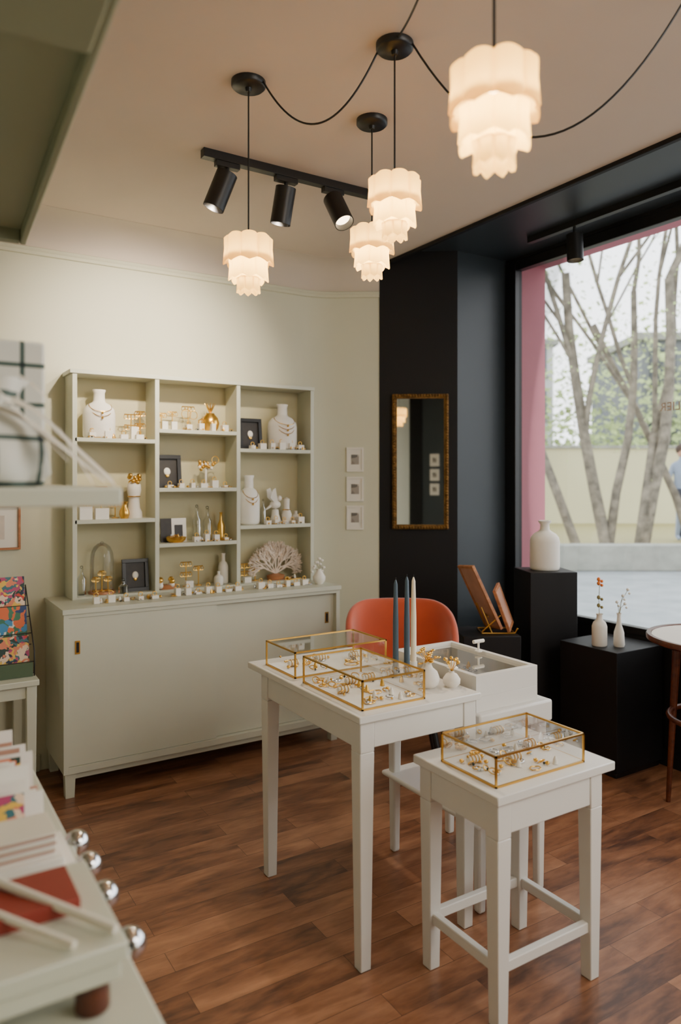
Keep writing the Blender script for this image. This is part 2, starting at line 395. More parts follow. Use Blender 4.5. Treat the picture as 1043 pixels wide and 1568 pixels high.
def tstand(b,x,y,z,h,w,n=2):
    b.lathe((x,y,z),[(.001,0),(.018,0),(.018,.004),(.003,.006),(.003,h)],GOLD,12)
    for k in range(n):
        zz=z+h*(1-.42*k); b.tube([(x-w/2,y,zz),(x+w/2,y,zz)],.002,GOLD,6)
        for i in range(4):
            xx=x-w/2+w*(i+.5)/4; b.ring((xx,y,zz-.013),.011,.0017,GOLD,'y',12,5)
def jewels(b,x0,x1,y0,y1,z,n,seed=1,mix=(GOLD,GOLD,GOLD,SILVER)):
    rr=random.Random(seed)
    for i in range(n):
        x=rr.uniform(x0,x1);y=rr.uniform(y0,y1);r=rr.uniform(.007,.014)
        k=rr.random(); mt=rr.choice(mix)
        if k<.45:
            tl=Matrix.Rotation(rr.uniform(-.8,.8),3,'X'); b.ring((x,y,z+r*.6),r,.0019,mt,'z',14,5,tl); b.ball((x,y-r,z+.004),.004,rr.choice((STONE,STONEW,GOLD)),n=8)
        elif k<.7: b.ball((x,y,z+.006),.007,mt,(1,1,.8),8)
        elif k<.85:
            pts=[(x+math.cos(t)*r*1.9,y+math.sin(t)*r*1.4,z+.003+.001*math.sin(t*5)) for t in [2*math.pi*q/18 for q in range(18)]]
            b.tube(pts,.002,mt,5,closed=True)
        else: b.lathe((x,y,z),[(.001,0),(.008,0),(.006,.012),(.002,.022),(.001,.022)],rr.choice((CER,mt)),10)
def display(name,x0,x1,y0,y1,z,n,seed,blocks=3):
    b=B(); rr=random.Random(seed*3+1)
    for i in range(blocks):
        x=x0+(x1-x0)*(i+.5)/blocks; w=rr.uniform(.02,.035)*1.1; h=rr.uniform(.012,.04)
        b.box(x-w/2,x+w/2,y0+.0,y0+.035,z,z+h,CER)
        b.ring((x,y0+.017,z+h+.009),.010,.0022,GOLD,'y',14,5)
    jewels(b,x0,x1,y0,y1,z+.001,int(n*2.0),seed)
    return b.done(name,.0008)
Y=3.745
bottle('necklace_bust_vase',.915,Y,1.636,.158,.245,CER2,.36,.8,2)
b=B(); tstand(b,1.075,Y,1.636,.13,.07,2); tstand(b,1.13,Y+.03,1.636,.15,.05,2); b.box(1.065,1.10,3.70,3.73,1.636,1.70,CER); b.done('earring_stand')
display('jewelry_display',.83,1.14,3.675,3.70,1.636,6,11,4)
b=B()
for x,h in ((.86,.13),(.93,.16),(1.0,.14)): tstand(b,x,Y+.02,1.236,h,.06,2)
b.box(.81,.87,3.69,3.73,1.236,1.30,CER); b.box(.885,.95,3.69,3.73,1.236,1.29,CER); b.done('earring_stand')
b=B(); b.lathe((1.09,Y,1.236),[(.001,0),(.042,0),(.040,.03),(.030,.05),(.026,.10),(.036,.14),(.033,.17),(.014,.19),(.001,.195)],CER2,20)
for i in range(16):
    a=i*2.4; b.ball((1.09+.026*math.cos(a),Y-.008+.022*math.sin(a),1.236+.20+.018*math.sin(i*1.7)),.011,GOLD,n=8)
b.ring((1.09,Y,1.236+.11),.030,.003,GOLD); b.done('head_vase_with_gold_flowers')
b=B(); b.lathe((1.03,3.705,1.236),[(.001,0),(.018,0),(.026,.02),(.024,.04),(.012,.06),(.014,.08),(.018,.085)],GOLD,18,close=False); b.done('gold_pot')
def cloche(name,x,y,z,r,h):
    b=B(); b.lathe((x,y,z),[(.001,0),(r*1.15,0),(r*1.15,.008),(r*1.1,.012),(.001,.012)],OAK,28)
    b.lathe((x,y,z+.012),[(r,0),(r,h*.6),(r*.92,h*.76),(r*.7,h*.88),(r*.35,h*.95),(.004,h*.97)],GLASS,28,close=False); b.ball((x,y,z+h+.002),.009,GLASS,n=10)
    for i in range(3): tstand(b,x-.03+.03*i,y,z+.012,.07+.03*(i%2),.025,1)
    return b.done(name)
cloche('glass_cloche',.93,Y+.005,HZ,.058,.25)
pframe('picture_frame',1.095,3.72,HZ,.135,.165)
def jar(name,x,y,z,r,h,m=JAR):
    b=B(); b.lathe((x,y,z),[(.001,0),(r,0),(r,h*.62),(r*.5,h*.75),(r*.35,h*.8),(r*.35,h*.95),(r*.5,h)],m,20,close=False); b.ball((x,y,z+h+r*.3),r*.35,m,n=10); return b.done(name)
jar('glass_bottle',.83,Y,HZ,.022,.13); jar('glass_bottle',1.02,3.69,HZ,.024,.06)
display('jewelry_display',.81,1.16,3.50,3.56,.851,12,4,5)
b=B()
for x,h in ((1.24,.09),(1.30,.10)): tstand(b,x,Y+.02,1.692,h,.05,1); 
for q in (0,1): b.box(1.225+.05*q,1.255+.05*q,3.70,3.715,1.692,1.735,CARDW)
b.done('earring_card_stand',.0006)
b=B(); tstand(b,1.38,Y,1.692,.13,.07,1); b.ring((1.37,Y,1.692+.09),.026,.002,GOLD,'y'); b.ring((1.41,Y,1.692+.085),.022,.002,GOLD,'y'); b.done('hoop_earring_stand')
b=B(); b.lathe((1.505,Y,1.692),[(.001,0),(.03,0),(.045,.02),(.05,.045),(.042,.075),(.026,.092),(.022,.10),(.001,.10)],GOLD,22)
for i in range(10):
    a=i*.63; b.tube([(1.505,Y,1.792),(1.505+.015*math.cos(a),Y+.015*math.sin(a),1.82),(1.505+.03*math.cos(a),Y+.03*math.sin(a),1.845)],.005,GOLD,6,r1=.001)
b.tube([(1.46+.0,Y,1.76),(1.44,Y,1.75),(1.44,Y,1.72),(1.462,Y,1.712)],.004,GOLD,6); b.done('gold_pineapple_pot')
display('jewelry_display',1.33,1.60,3.675,3.69,1.692,6,21,4)
pframe('picture_frame',1.268,3.735,1.389,.15,.175)
b=B(); b.lathe((1.48,Y,1.389),[(.001,0),(.028,0),(.02,.01),(.006,.02),(.005,.10),(.001,.10)],CER,16)
for i in range(26):
    a=i*2.4; rr=.012+.045*((i%7)/7); b.ball((1.48+rr*math.cos(a),Y+.4*rr*math.sin(a),1.389+.12+rr*math.sin(a*1.3)),.010,GOLD if i%3 else CER,n=8)
b.ring((1.53,Y-.01,1.389+.15),.02,.0025,GOLD,'y'); b.done('gold_flower_ornament')
display('jewelry_display',1.23,1.60,3.675,3.70,1.389,9,31,6)
b=B(); b.M=Matrix.Translation((1.29,3.74,1.103))@Matrix.Rotation(-.1,4,'X'); b.box(-.06,0,0,.004,0,.125,DKPHOTO); b.box(0,.08,0,.004,0,.125,CARDW); b.box(.015,.06,-.001,0,.03,.09,DKPHOTO); b.done('open_photo_card')
b=B(); b.lathe((1.30,3.705,1.103),[(.001,0),(.035,0),(.05,.012),(.055,.028),(.05,.03),(.001,.02)],GOLD,24,1,.55); jewels(b,1.26,1.34,3.695,3.71,1.125,9,5); b.done('gold_trinket_dish')
jar('glass_bottle',1.43,3.75,1.103,.022,.18); jar('glass_bottle',1.49,3.75,1.103,.025,.17)
b=B(); b.lathe((1.57,3.75,1.103),[(.001,0),(.02,0),(.02,.08),(.008,.11),(.007,.14),(.010,.15)],GOLD,14,close=False); b.done('brass_bud_vase')
display('jewelry_display',1.38,1.60,3.675,3.70,1.103,8,41,4)
b=B(); b.lathe((1.255,3.72,HZ),[(.001,0),(.05,0),(.055,.02),(.05,.022),(.001,.02)],OAK,20,1,.6)
for i in range(14): b.ball((1.235+.04*math.cos(i*2.1),3.71+.015*math.sin(i*1.7),HZ+.035+.015*math.sin(i*3.)),.015,GOLD if i%2 else CER,n=8)
b.done('gold_shell_ornament')
b=B(); tstand(b,1.37,3.75,HZ,.13,.06,2); tstand(b,1.44,3.75,HZ,.105,.05,1); b.box(1.35,1.39,3.69,3.72,HZ,HZ+.035,CER); b.done('earring_stand')
bottle('bottle_vase',1.585,3.755,HZ,.055,.165,CER,.4,1)
bottle('bud_vase',1.535,3.70,HZ,.05,.075,CER2,.3,1)
display('jewelry_display',1.22,1.60,3.52,3.56,.851,16,51,7)
pframe('picture_frame',1.745,3.73,1.602,.14,.175)
bottle('necklace_bust_vase',1.945,Y,1.602,.178,.262,CER2,.34,.72,3)
display('jewelry_display',1.70,2.06,3.67,3.68,1.602,8,61,6)
bottle('necklace_bust_vase',1.735,Y,1.181,.125,.275,CER,.42,.8,2)
b=B()
b.lathe((1.90,Y,1.181),[(.001,0),(.03,0),(.032,.02),(.022,.05),(.018,.08),(.001,.085)],CER,18)
b.ball((1.90,Y,1.29),.026,CER,(1.3,.8,.9)); b.ball((1.925,Y,1.325),.016,CER); b.tube([(1.938,Y,1.325),(1.955,Y,1.322)],.004,GOLD,6,r1=.001)
for s in (-1,1):
    b.add([(1.89,Y+.012*s,1.30),(1.91,Y+.012*s,1.31),(1.885,Y+.035*s,1.385),(1.865,Y+.04*s,1.375),(1.86,Y+.02*s,1.33)],[(0,1,2,3,4)],CER)
b.tube([(1.875,Y,1.285),(1.84,Y,1.262)],.01,CER,6,r1=.004); b.done('bird_figurine')
jar('glass_bottle',1.83,3.76,1.181,.016,.13); bottle('bud_vase',2.03,3.74,1.181,.05,.07,CER2,.4,1)
b=B(); b.lathe((1.965,3.73,1.181),[(.001,0),(.025,0),(.03,.05),(.016,.09),(.018,.14),(.001,.15)],CER2,16); b.ring((1.965,3.73,1.26),.022,.003,GOLD); b.done('hand_shaped_ring_holder')
display('jewelry_display',1.80,2.06,3.675,3.69,1.181,8,71,5)
b=B(); rc=random.Random(5)
b.lathe((1.90,3.74,HZ),[(.001,0),(.05,0),(.055,.025),(.02,.035),(.001,.035)],OAK,18,1,.7)
def branch(p,a,l,r,dep):
    q=(p[0]+math.cos(a)*l,p[1]+rc.uniform(-.008,.008),p[2]+math.sin(a)*l)
    q=(q[0],min(max(q[1],3.69),3.80),max(q[2],HZ+.03)); b.tube([p,q],r,CORAL,5,r1=r*.8)
    if dep:
        for k in range(3 if dep>2 else 2): branch(q,a+rc.uniform(-.75,.75),l*rc.uniform(.78,.9),r*.85,dep-1)
for k in range(7):
    branch((1.90,3.74,HZ+.035),math.pi/2+(k-3)*.38,.044,.0048,5)
b.done('coral_fan_ornament')
b=B(); tstand(b,1.71,3.75,HZ,.10,.06,2); b.box(1.69,1.73,3.70,3.73,HZ,HZ+.03,CER); tstand(b,1.78,3.76,HZ,.13,.05,2); b.done('earring_stand')
b=B(); b.M=Matrix.Translation((1.99,3.70,HZ))@Matrix.Rotation(.3,4,'Z'); b.box(-.05,.05,-.02,.02,0,.006,BRASS); jewels(b,-.04,.04,-.01,.01,.007,8,8); b.done('brass_tray')
display('jewelry_display',1.68,2.00,3.52,3.57,.851,14,81,6)
b=B(); b.lathe((2.065,3.53,.85),[(.001,0),(.02,0),(.034,.02),(.036,.04),(.02,.065),(.012,.075),(.014,.085)],CER,20,close=False)
for i,(a,h) in enumerate(((-.4,.12),(.0,.14),(.35,.13),(.6,.09),(-.8,.09))):
    p=(2.065+.05*math.sin(a),3.53,.85+h); b.tube([(2.065,3.53,.92),((2.065+p[0])/2+.003,3.53,(.92+p[2])/2),p],.0012,LEAFD,5); b.ball(p,.011,CER,(1,1,.7),8); b.ball((p[0]-.012,3.525,p[2]-.02),.008,CER,n=8)
b.done('small_vase_with_white_blossoms')

# ---------------------------------------------------------------- tables
def table(name,x0,x1,y0,y1,z,legs,apr=.085,tt=.022,lw=(.036,.05),stretch=None,ins=.02):
    b=B(); b.box(x0,x1,y0,y1,z-tt,z,WHITE)
    lx0,lx1,ly0,ly1=legs; h=lw[1]/2
    for cx,cy in ((lx0,ly0),(lx1,ly0),(lx0,ly1),(lx1,ly1)):
        b.leg(cx,cy,0,z-tt-apr-.01,lw[0],lw[1],WHITE); b.box(cx-h,cx+h,cy-h,cy+h,z-tt-apr-.01,z-tt,WHITE)
    a=.009
    for cy,s in ((ly0,-1),(ly1,1)):
        yy=cy+s*(h-.012); b.box(lx0+h,lx1-h,yy-a,yy+a,z-tt-apr,z-tt,WHITE)
    for cx,s in ((lx0,-1),(lx1,1)):
        xx=cx+s*(h-.012); b.box(xx-a,xx+a,ly0+h,ly1-h,z-tt-apr,z-tt,WHITE)
    if stretch:
        for cy in (ly0,ly1): b.box(lx0,lx1,cy-.011,cy+.011,stretch,stretch+.03,WHITE)
        for cx in (lx0,lx1): b.box(cx-.011,cx+.011,ly0,ly1,stretch,stretch+.03,WHITE)
    return b.done(name,.003)
table('white_display_table',1.155,1.622,1.745,2.505,.75,(1.19,1.585,1.782,2.385),apr=.08)
table('white_side_table',1.335,1.798,1.375,1.73,.615,(1.368,1.728,1.408,1.685),apr=.085,tt=.025,lw=(.036,.048),stretch=.135)
b=B()
BX0,BX1,BY0,BY1=1.645,1.985,1.775,2.32
b.box(BX0,BX1,BY0,BY1,.59,.664,WHITE)
for cx in (BX0+.03,BX1-.035):
    for cy in (BY0+.035,BY1-.035): b.leg(cx,cy,0,.59,.030,.042,WHITE)
b.box(BX0-.01,BX1-.06,BY0+.0,BY1-.0,.29,.308,WHITE)
b.done('white_stand_with_shelf',.008,seg=3)
b=B()
x0,x1,y0,y1,z0,z1=1.65,1.935,1.80,2.255,.664,.785; t=.02
b.box(x0,x1,y0,y1,z0,z0+.05,WHITE)
b.box(x0,x1,y0,y0+t,z0+.05,z1,WHITE); b.box(x0,x1,y1-t,y1,z0+.05,z1,WHITE); b.box(x0,x0+t,y0+t,y1-t,z0+.05,z1,WHITE); b.box(x1-t,x1,y0+t,y1-t,z0+.05,z1,WHITE)
b.add([(x0+t,y0+t,z1-.01),(x1-t,y0+t,z1-.01),(x1-t,y1-t,z1-.01),(x0+t,y1-t,z1-.01)],[(0,1,2,3)],GLASS)
jewels(b,x0+.04,x1-.04,y0+.05,y1-.05,z0+.052,40,15)
b.done('jewelry_tray_box',.003)
b=B(); b.lathe((1.90,2.06,.785),[(.001,0),(.014,0),(.014,.004),(.004,.006),(.004,.04)],CER,12); b.tube([(1.875,2.06,.823),(1.925,2.06,.823)],.007,CER,10); b.done('ring_t_bar_stand')
b=B(); b.lathe((1.66,1.93,.785),[(.001,0),(.02,0),(.012,.006),(.012,.02)],CER,12)
b.done('small_ring_cone')

def case(name,x0,x1,y0,y1,z,h,n,seed,lid=False,extra=None):
    b=B(); r=.0026
    P=lambda x,y,q:(x,y,z+q)
    for q in (r,h):
        for a,c in (((x0,y0),(x1,y0)),((x1,y0),(x1,y1)),((x1,y1),(x0,y1)),((x0,y1),(x0,y0))):
            b.box(min(a[0],c[0])-r,max(a[0],c[0])+r,min(a[1],c[1])-r,max(a[1],c[1])+r,z+q-r,z+q+r,BRASS)
    for x in (x0,x1):
        for y in (y0,y1): b.box(x-r,x+r,y-r,y+r,z,z+h,BRASS)
    for (xa,ya),(xb,yb) in (((x0,y0),(x1,y0)),((x1,y0),(x1,y1)),((x1,y1),(x0,y1)),((x0,y1),(x0,y0))):
        b.add([P(xa,ya,r),P(xb,yb,r),P(xb,yb,h),P(xa,ya,h)],[(0,1,2,3)],GLASS)
    b.add([P(x0,y0,h),P(x1,y0,h),P(x1,y1,h),P(x0,y1,h)],[(0,1,2,3)],GLASS)
    b.box(x0+r,x1-r,y0+r,y1-r,z,z+.006,VELVET)
    jewels(b,x0+.02,x1-.02,y0+.02,y1-.02,z+.007,int(n*1.6),seed)
    rr=random.Random(seed+50)
    for i in range(3):
        x=x0+(x1-x0)*(i+.5)/3; y=y0+(y1-y0)*rr.uniform(.4,.7)
        b.tube([(x-.02,y,z+.018),(x+.02,y,z+.018)],.010,CER,10)
        for k in (-.012,0,.012): b.ring((x+k,y,z+.019),.012,.0016,GOLD,'x',12,5)
    b.ball((x0,(y0+y1)/2,z+h*.6),.004,BRASS,n=8)
    return b.done(name)
case('glass_display_case',1.195,1.575,2.205,2.425,.75,.088,18,3)
case('glass_display_case',1.195,1.425,1.79,2.145,.75,.088,28,9)
case('glass_display_case',1.372,1.715,1.42,1.64,.615,.082,28,12)
def taper_candle(name,x,y,z,h,mat,hold=GOLD,r=.0105):
    b=B(); b.lathe((x,y,z),[(.001,0),(.022,0),(.022,.004),(.008,.008),(.008,.012),(.013,.016),(.013,.035),(.001,.035)],hold,16)
    b.lathe((x,y,z+.02),[(r,0),(r*.95,h*.5),(r*.62,h-.035),(r*.25,h-.022),(.001,h-.02)],mat,16); b.tube([(x,y,z+h-.003),(x+.001,y,z+h+.008)],.001,BLACK,5); return b.done(name)
taper_candle('taper_candle',1.503,2.045,.75,.335,BLUEC,BLUEC); taper_candle('taper_candle',1.540,2.030,.75,.345,BLUEC,BLUEC); taper_candle('taper_candle',1.600,2.07,.75,.335,CREAMC,CER)
b=B(); c=(1.515,1.885,.75)
b.lathe(c,[(.001,0),(.024,0),(.037,.012),(.040,.03),(.032,.052),(.018,.064),(.013,.074),(.015,.086)],CER2,24,close=False)
for i in range(22):
    a=i*2.4; q=.008+.034*((i%6)/6); p=(c[0]+q*math.cos(a),c[1]+q*math.sin(a),c[2]+.10+.022*math.sin(i*1.9)); b.tube([(c[0],c[1],c[2]+.08),p],.001,GOLD,5); b.ball(p,.007,GOLD,(1.3,1,.5),8)
b.done('gourd_vase_with_gold_flowers')
b=B(); c=(1.586,1.848,.75)
b.lathe(c,[(.001,0),(.018,0),(.028,.012),(.029,.026),(.018,.042),(.008,.047),(.009,.053)],CER2,22,close=False)
for i in range(7):
    a=i*.9; p=(c[0]+.022*math.cos(a),c[1]+.022*math.sin(a),c[2]+.088+.008*math.sin(i*3)); b.tube([(c[0],c[1],c[2]+.05),p],.0012,GOLD,5); b.ball(p,.006,GOLD,n=8)
b.done('bud_vase_with_gold_stem')
b=B(); b.box(1.48,1.60,2.10,2.18,.75,.765,CER); jewels(b,1.49,1.59,2.11,2.17,.766,6,33); b.done('ceramic_ring_block',.003)

# ---------------------------------------------------------------- chair
cx,cy=2.05,2.74
CM=Matrix.Translation((cx,cy,0))@Matrix.Rotation(math.radians(-32),4,'Z')
emp=bpy.data.objects.new('velvet_tub_chair',None); S.collection.objects.link(emp); emp.location=(cx,cy,0); emp.rotation_euler=(0,0,math.radians(-32))
def child(ob,par):
    ob.parent=par; ob.matrix_parent_inverse=par.matrix_world.inverted()
bpy.context.view_layer.update()
bm_v=[];bm_f=[]; NA=28;NH=8
for j in range(NH+1):
    h=j/NH
    for i in range(NA+1):
        a=(i/NA-.5)*2*math.radians(118); f=abs(a)/math.radians(118)
        top=.842-.20*max(0,f-.30)**1.6*1.5
        z=.41+(top-.41)*h; rad=.212+.045*h**.8
        sq=(abs(math.sin(a))**3+abs(math.cos(a))**3)**(-1/3); sq=1+(sq-1)*.6
        bm_v.append((math.sin(a)*rad*sq*.97,math.cos(a)*rad*sq*.92+.02*h,z))
for j in range(NH):
    for i in range(NA):
        k=j*(NA+1)+i; bm_f.append((k,k+1,k+NA+2,k+NA+1))
b=B(); b.M=CM; b.add(bm_v,bm_f,RUST); o=b.done('shell'); md=o.modifiers.new('s','SOLIDIFY'); md.thickness=.035; md.offset=0; md=o.modifiers.new('ss','SUBSURF'); md.levels=2; md.render_levels=2
bpy.context.view_layer.update(); child(o,emp)
b=B(); b.M=CM; b.lathe((0,0,.36),[(.001,0),(.2,0),(.222,.03),(.222,.075),(.2,.1),(.1,.108),(.001,.11)],RUST,32); o=b.done('seat'); bpy.context.view_layer.update(); child(o,emp)
b=B(); b.M=CM
for sx in (-1,1):
    for sy in (-1,1): b.cyl((sx*.19,sy*.18,0),(sx*.12,sy*.12,.37),.009,.015,BLACK,12)
o=b.done('legs'); bpy.context.view_layer.update(); child(o,emp)

# ---------------------------------------------------------------- pedestals and window display
def pedestal(name,cx,cy,w,d,h,ang):
    b=B(); b.M=Matrix.Translation((cx,cy,0))@Matrix.Rotation(math.radians(ang),4,'Z')
    b.box(-w/2+.012,w/2-.012,-d/2+.012,d/2-.012,0,.03,BLACK); b.box(-w/2,w/2,-d/2,d/2,.03,h,PEDB); return b.done(name,.003)
pedestal('black_display_pedestal',3.135,2.425,.355,.345,.605,0)
pedestal('black_display_pedestal',3.10,2.83,.262,.262,.935,-26)
pedestal('black_display_pedestal',2.70,2.875,.30,.27,.63,-28)
b=B(); c=(3.10,2.83,.935)
b.lathe(c,[(.001,0),(.072,0),(.078,.006),(.08,.02),(.08,.155),(.076,.178),(.06,.198),(.036,.212),(.026,.222),(.024,.25),(.034,.262),(.036,.27),(.028,.272),(.022,.262),(.02,.24)],CER2,32,close=False); b.done('stoneware_bottle_vase')
b=B(); c=(3.03,2.41,.605)
b.lathe(c,[(.001,0),(.034,0),(.037,.006),(.037,.095),(.03,.115),(.016,.128),(.014,.15),(.018,.158)],CER2,24,close=False)
b.tube([(c[0],c[1],c[2]+.13),(c[0]-.004,c[1],c[2]+.22),(c[0]+.002,c[1],c[2]+.33)],.0016,LEAFD,5)
for z,m in ((.33,ORANGE),(.31,ORANGE),(.24,LEAFD),(.20,LEAFD)):
    b.ball((c[0]-.006,c[1],c[2]+z),.009,m,(1,1,1.2),8); b.ball((c[0]+.010,c[1]-.006,c[2]+z-.01),.008,m,n=8)
b.done('bottle_vase_with_orange_stem')
b=B(); c=(3.095,2.345,.605)
b.lathe(c,[(.001,0),(.024,0),(.027,.01),(.024,.07),(.012,.11),(.009,.15),(.012,.165)],CER2,20,close=False)
for i,(dxx,h) in enumerate(((.02,.25),(.045,.28),(-.01,.22),(.03,.21))):
    p=(c[0]+dxx,c[1]-dxx*.4,c[2]+h); b.tube([(c[0],c[1],c[2]+.15),((c[0]+p[0])/2,c[1],c[2]+(h+.15)/2+.01),p],.0013,LEAFD,5); b.ball(p,.008,CER,n=8); b.ball((p[0]+.012,p[1],p[2]-.02),.006,CER,n=8)
b.done('bud_vase_with_blossoms')
b=B(); base=Matrix.Translation((2.70,2.875,.63))@Matrix.Rotation(math.radians(-32),4,'Z')
b.M=base
for s in (-1,1):
    b.tube([(-.03,.07*s,.004),(.14,.07*s,.004),(.155,.07*s,.03)],.004,BRASS,8)
    b.tube([(.02,.07*s,.006),(-.035,.07*s,.14)],.004,BRASS,8)
b.tube([(-.03,-.07,.004),(-.03,.07,.004)],.004,BRASS,8); b.tube([(.0,-.07,.09),(.0,.07,.09)],.004,BRASS,8)
b.tube([(.14,-.07,.004),(.14,.07,.004)],.004,BRASS,8); b.tube([(-.03,-.07,.012),(.06,-.09,.10)],.004,BRASS,8)
for (ox,ln,wd,tl,rz) in ((.045,.36,.2,-.43,.25),(.135,.23,.17,-.35,-.35)):
    b.M=base@Matrix.Translation((ox,0,.02))@Matrix.Rotation(tl,4,'Y')@Matrix.Rotation(rz,4,'Z')
    f=.014
    b.box(-.008,.008,-wd/2,wd/2,0,f,OAK); b.box(-.008,.008,-wd/2,wd/2,ln-f,ln,OAK); b.box(-.008,.008,-wd/2,-wd/2+f,f,ln-f,OAK); b.box(-.008,.008,wd/2-f,wd/2,f,ln-f,OAK)
    b.box(-.003,.005,-wd/2+f,wd/2-f,f,ln-f,TERRA)
b.done('wooden_frames_on_brass_easel',.0015)
b=B(); c=(3.0,1.76)
b.lathe((c[0],c[1],.735),[(.001,0),(.27,0),(.298,.012),(.30,.028),(.296,.034),(.280,.034),(.278,.026),(.001,.026)],DARKW,48)
b.lathe((c[0],c[1],.7615),[(.001,0),(.277,0),(.277,.003),(.001,.003)],CER2,48)
for a in (100,190,280,10):
    t=math.radians(a); b.cyl((c[0]+.23*math.cos(t),c[1]+.23*math.sin(t),0),(c[0]+.19*math.cos(t),c[1]+.19*math.sin(t),.735),.010,.019,DARKW,16)
b.ring((c[0],c[1],.42),.208,.012,DARKW,'z',40,8)
b.done('round_side_table')

# ---------------------------------------------------------------- mirror & pictures on diagonal wall
DM=frame2(diagO+dn*.004,dx,-dn)
b=B(); b.M=DM
x0,x1,z0,z1=-.392,-.056,1.135,1.946; w=.026
def bar(xa,xb,za,zb): b.box(xa,xb,-.028,-.001,za,zb,ANTG)
bar(x0,x1,z0,z0+w);bar(x0,x1,z1-w,z1);bar(x0,x0+w,z0+w,z1-w);bar(x1-w,x1,z0+w,z1-w)
b.box(x0+w,x1-w,-.012,-.002,z0+w,z1-w,MIRROR)
for i in range(48):
    z=z0+.008+(z1-z0-.016)*i/47
    for x in (x0+w*.4,x1-w*.4): b.ball((x,-.029,z),.0085,ANTG,n=8)
for i in range(20):
    x=x0+.008+(x1-x0-.016)*i/19
    for z in (z0+w*.4,z1-w*.4): b.ball((x,-.029,z),.0085,ANTG,n=8)
b.done('wall_mirror_gilt',.002)
def wallpic(z0,z1,M,xa,xb,fr,pm,fw=.012,mat_=CARDW):
    b=B(); b.M=M; t=.012
    b.box(xa,xb,-t,-.001,z0,z0+fw,fr); b.box(xa,xb,-t,-.001,z1-fw,z1,fr); b.box(xa,xa+fw,-t,-.001,z0+fw,z1-fw,fr); b.box(xb-fw,xb,-t,-.001,z0+fw,z1-fw,fr)
    b.box(xa+fw,xb-fw,-.006,-.001,z0+fw,z1-fw,mat_)
    m=(xb-xa)*.27; mz=(z1-z0)*.3; b.box(xa+m,xb-m,-.0075,-.006,z0+mz,z1-mz,pm); return b.done('small_framed_print',.001)
DM2=frame2(diagO,dx,-dn)
for z0,z1 in ((1.48,1.628),(1.30,1.45),(1.129,1.275)): wallpic(z0,z1,DM2,-.668,-.565,CARDW,PHOTO)
RM=frame2(Vector((0,YR+.06,0)),Vector((-1,0,0)),Vector((0,-1,0)))
for z0,z1 in ((1.62,1.79),(1.42,1.58),(1.22,1.38)): wallpic(z0,z1,RM,.07,.21,CARDW,PHOTO)
b=B(); x0,x1,z0,z1=.22,.562,1.095,1.31
for A in ((x0,x1,z0,z0+.01),(x0,x1,z1-.01,z1),(x0,x0+.01,z0+.01,z1-.01),(x1-.01,x1,z0+.01,z1-.01)): b.box(A[0],A[1],3.815,3.839,A[2],A[3],OAK)
b.box(x0+.01,x1-.01,3.828,3.839,z0+.01,z1-.01,CARDW); b.box(x0+.07,x1-.07,3.8265,3.828,z0+.05,z1-.05,paint('faint_line_print',(214,200,186),.8,var=.05,scale=20)); b.done('framed_line_drawing',.001)

# ---------------------------------------------------------------- ceiling lights
C2=(1.292,1.763);C4=(1.01,2.183);C3=(1.496,2.18);C1=(.92,.957)
def pendant(cx,cy,ztop,power,scale=1.0):
    b=B()
    b.lathe((cx,cy,ZC-.022),[(.001,0),(.05,0),(.056,.006),(.056,.022),(.001,.022)],BLACK,28); b.cyl((cx,cy,ZC-.034),(cx,cy,ZC-.02),.009,.012,BLACK,12)
    b.cyl((cx,cy,ztop),(cx,cy,ZC-.02),.0028,.0028,BLACK,8)
    b.cyl((cx,cy,ztop-.03),(cx,cy,ztop+.004),.014,.012,CER,14)
    b.ball((cx,cy,ztop-.055),.020,BULB,(1,1,1.25),14)
    z=ztop
    R1,R2,R3=.083,.064,.034
    n=128
    # star-petal outline: eight flat petals meeting in sharp vertical creases
    def tier(prof,lastamp,firstamp=0):
        L=len(prof)
        def f(t,j):
            u=(t*8/(2*math.pi))%1; c=math.cos((u-.5)*math.pi)**.55 if 0<u<1 else 0
            k=1-abs(2*u-1)
            if j>=L-2: dz=-lastamp*k
            elif j==1: dz=firstamp*c
            else: dz=0
            return (.85+.15*c,dz)
        b.lathe((cx,cy,z),prof,SHADE,n,lob=f,close=False)
    tier([(.016,-.006),(R1*.86,-.010),(R1*.96,-.013),(R1*.95,-.045),(R1*1.0,-.084),(R1*.96,-.086)],.014,.005)
    tier([(R2*.9,-.080),(R2*1.0,-.084),(R2*.97,-.10),(R2*1.03,-.136),(R2*.98,-.138)],.014)
    tier([(R3*1.0,-.138),(R3*1.18,-.142),(R3*1.1,-.16),(R3*1.15,-.178),(R3*.95,-.180)],.011)
    b.done('scalloped_pendant_lamp',recalc=False)
    l=bpy.data.lights.new('pendant_bulb','POINT'); l.energy=power; l.color=(1,.78,.48); l.shadow_soft_size=.02
    o=bpy.data.objects.new('pendant_bulb',l); o.location=(cx,cy,ztop-.098); S.collection.objects.link(o)
for (c,zt) in ((C1,2.17),(C2,2.335),(C3,2.345),(C4,2.228)): pendant(c[0],c[1],zt,3.2)
def swag(name,a,c,sag,n=30):
    b=B(); pts=[]
    for i in range(n+1):
        t=i/n; pts.append((a[0]+(c[0]-a[0])*t,a[1]+(c[1]-a[1])*t,ZC-.012-sag*4*t*(1-t)))
    b.tube(pts,.0032,BLACK,8); return b.done(name)
def off(a,c,r=.055):
    d=Vector((c[0]-a[0],c[1]-a[1])).normalized(); return (a[0]+d.x*r,a[1]+d.y*r)
C5=(1.80,1.06)
swag('swagged_cable',off(C4,C2),off(C2,C4),.175); swag('swagged_cable',off(C2,C5),off(C5,C2),.34); swag('swagged_cable',off(C2,C1),off(C1,C2),.06)
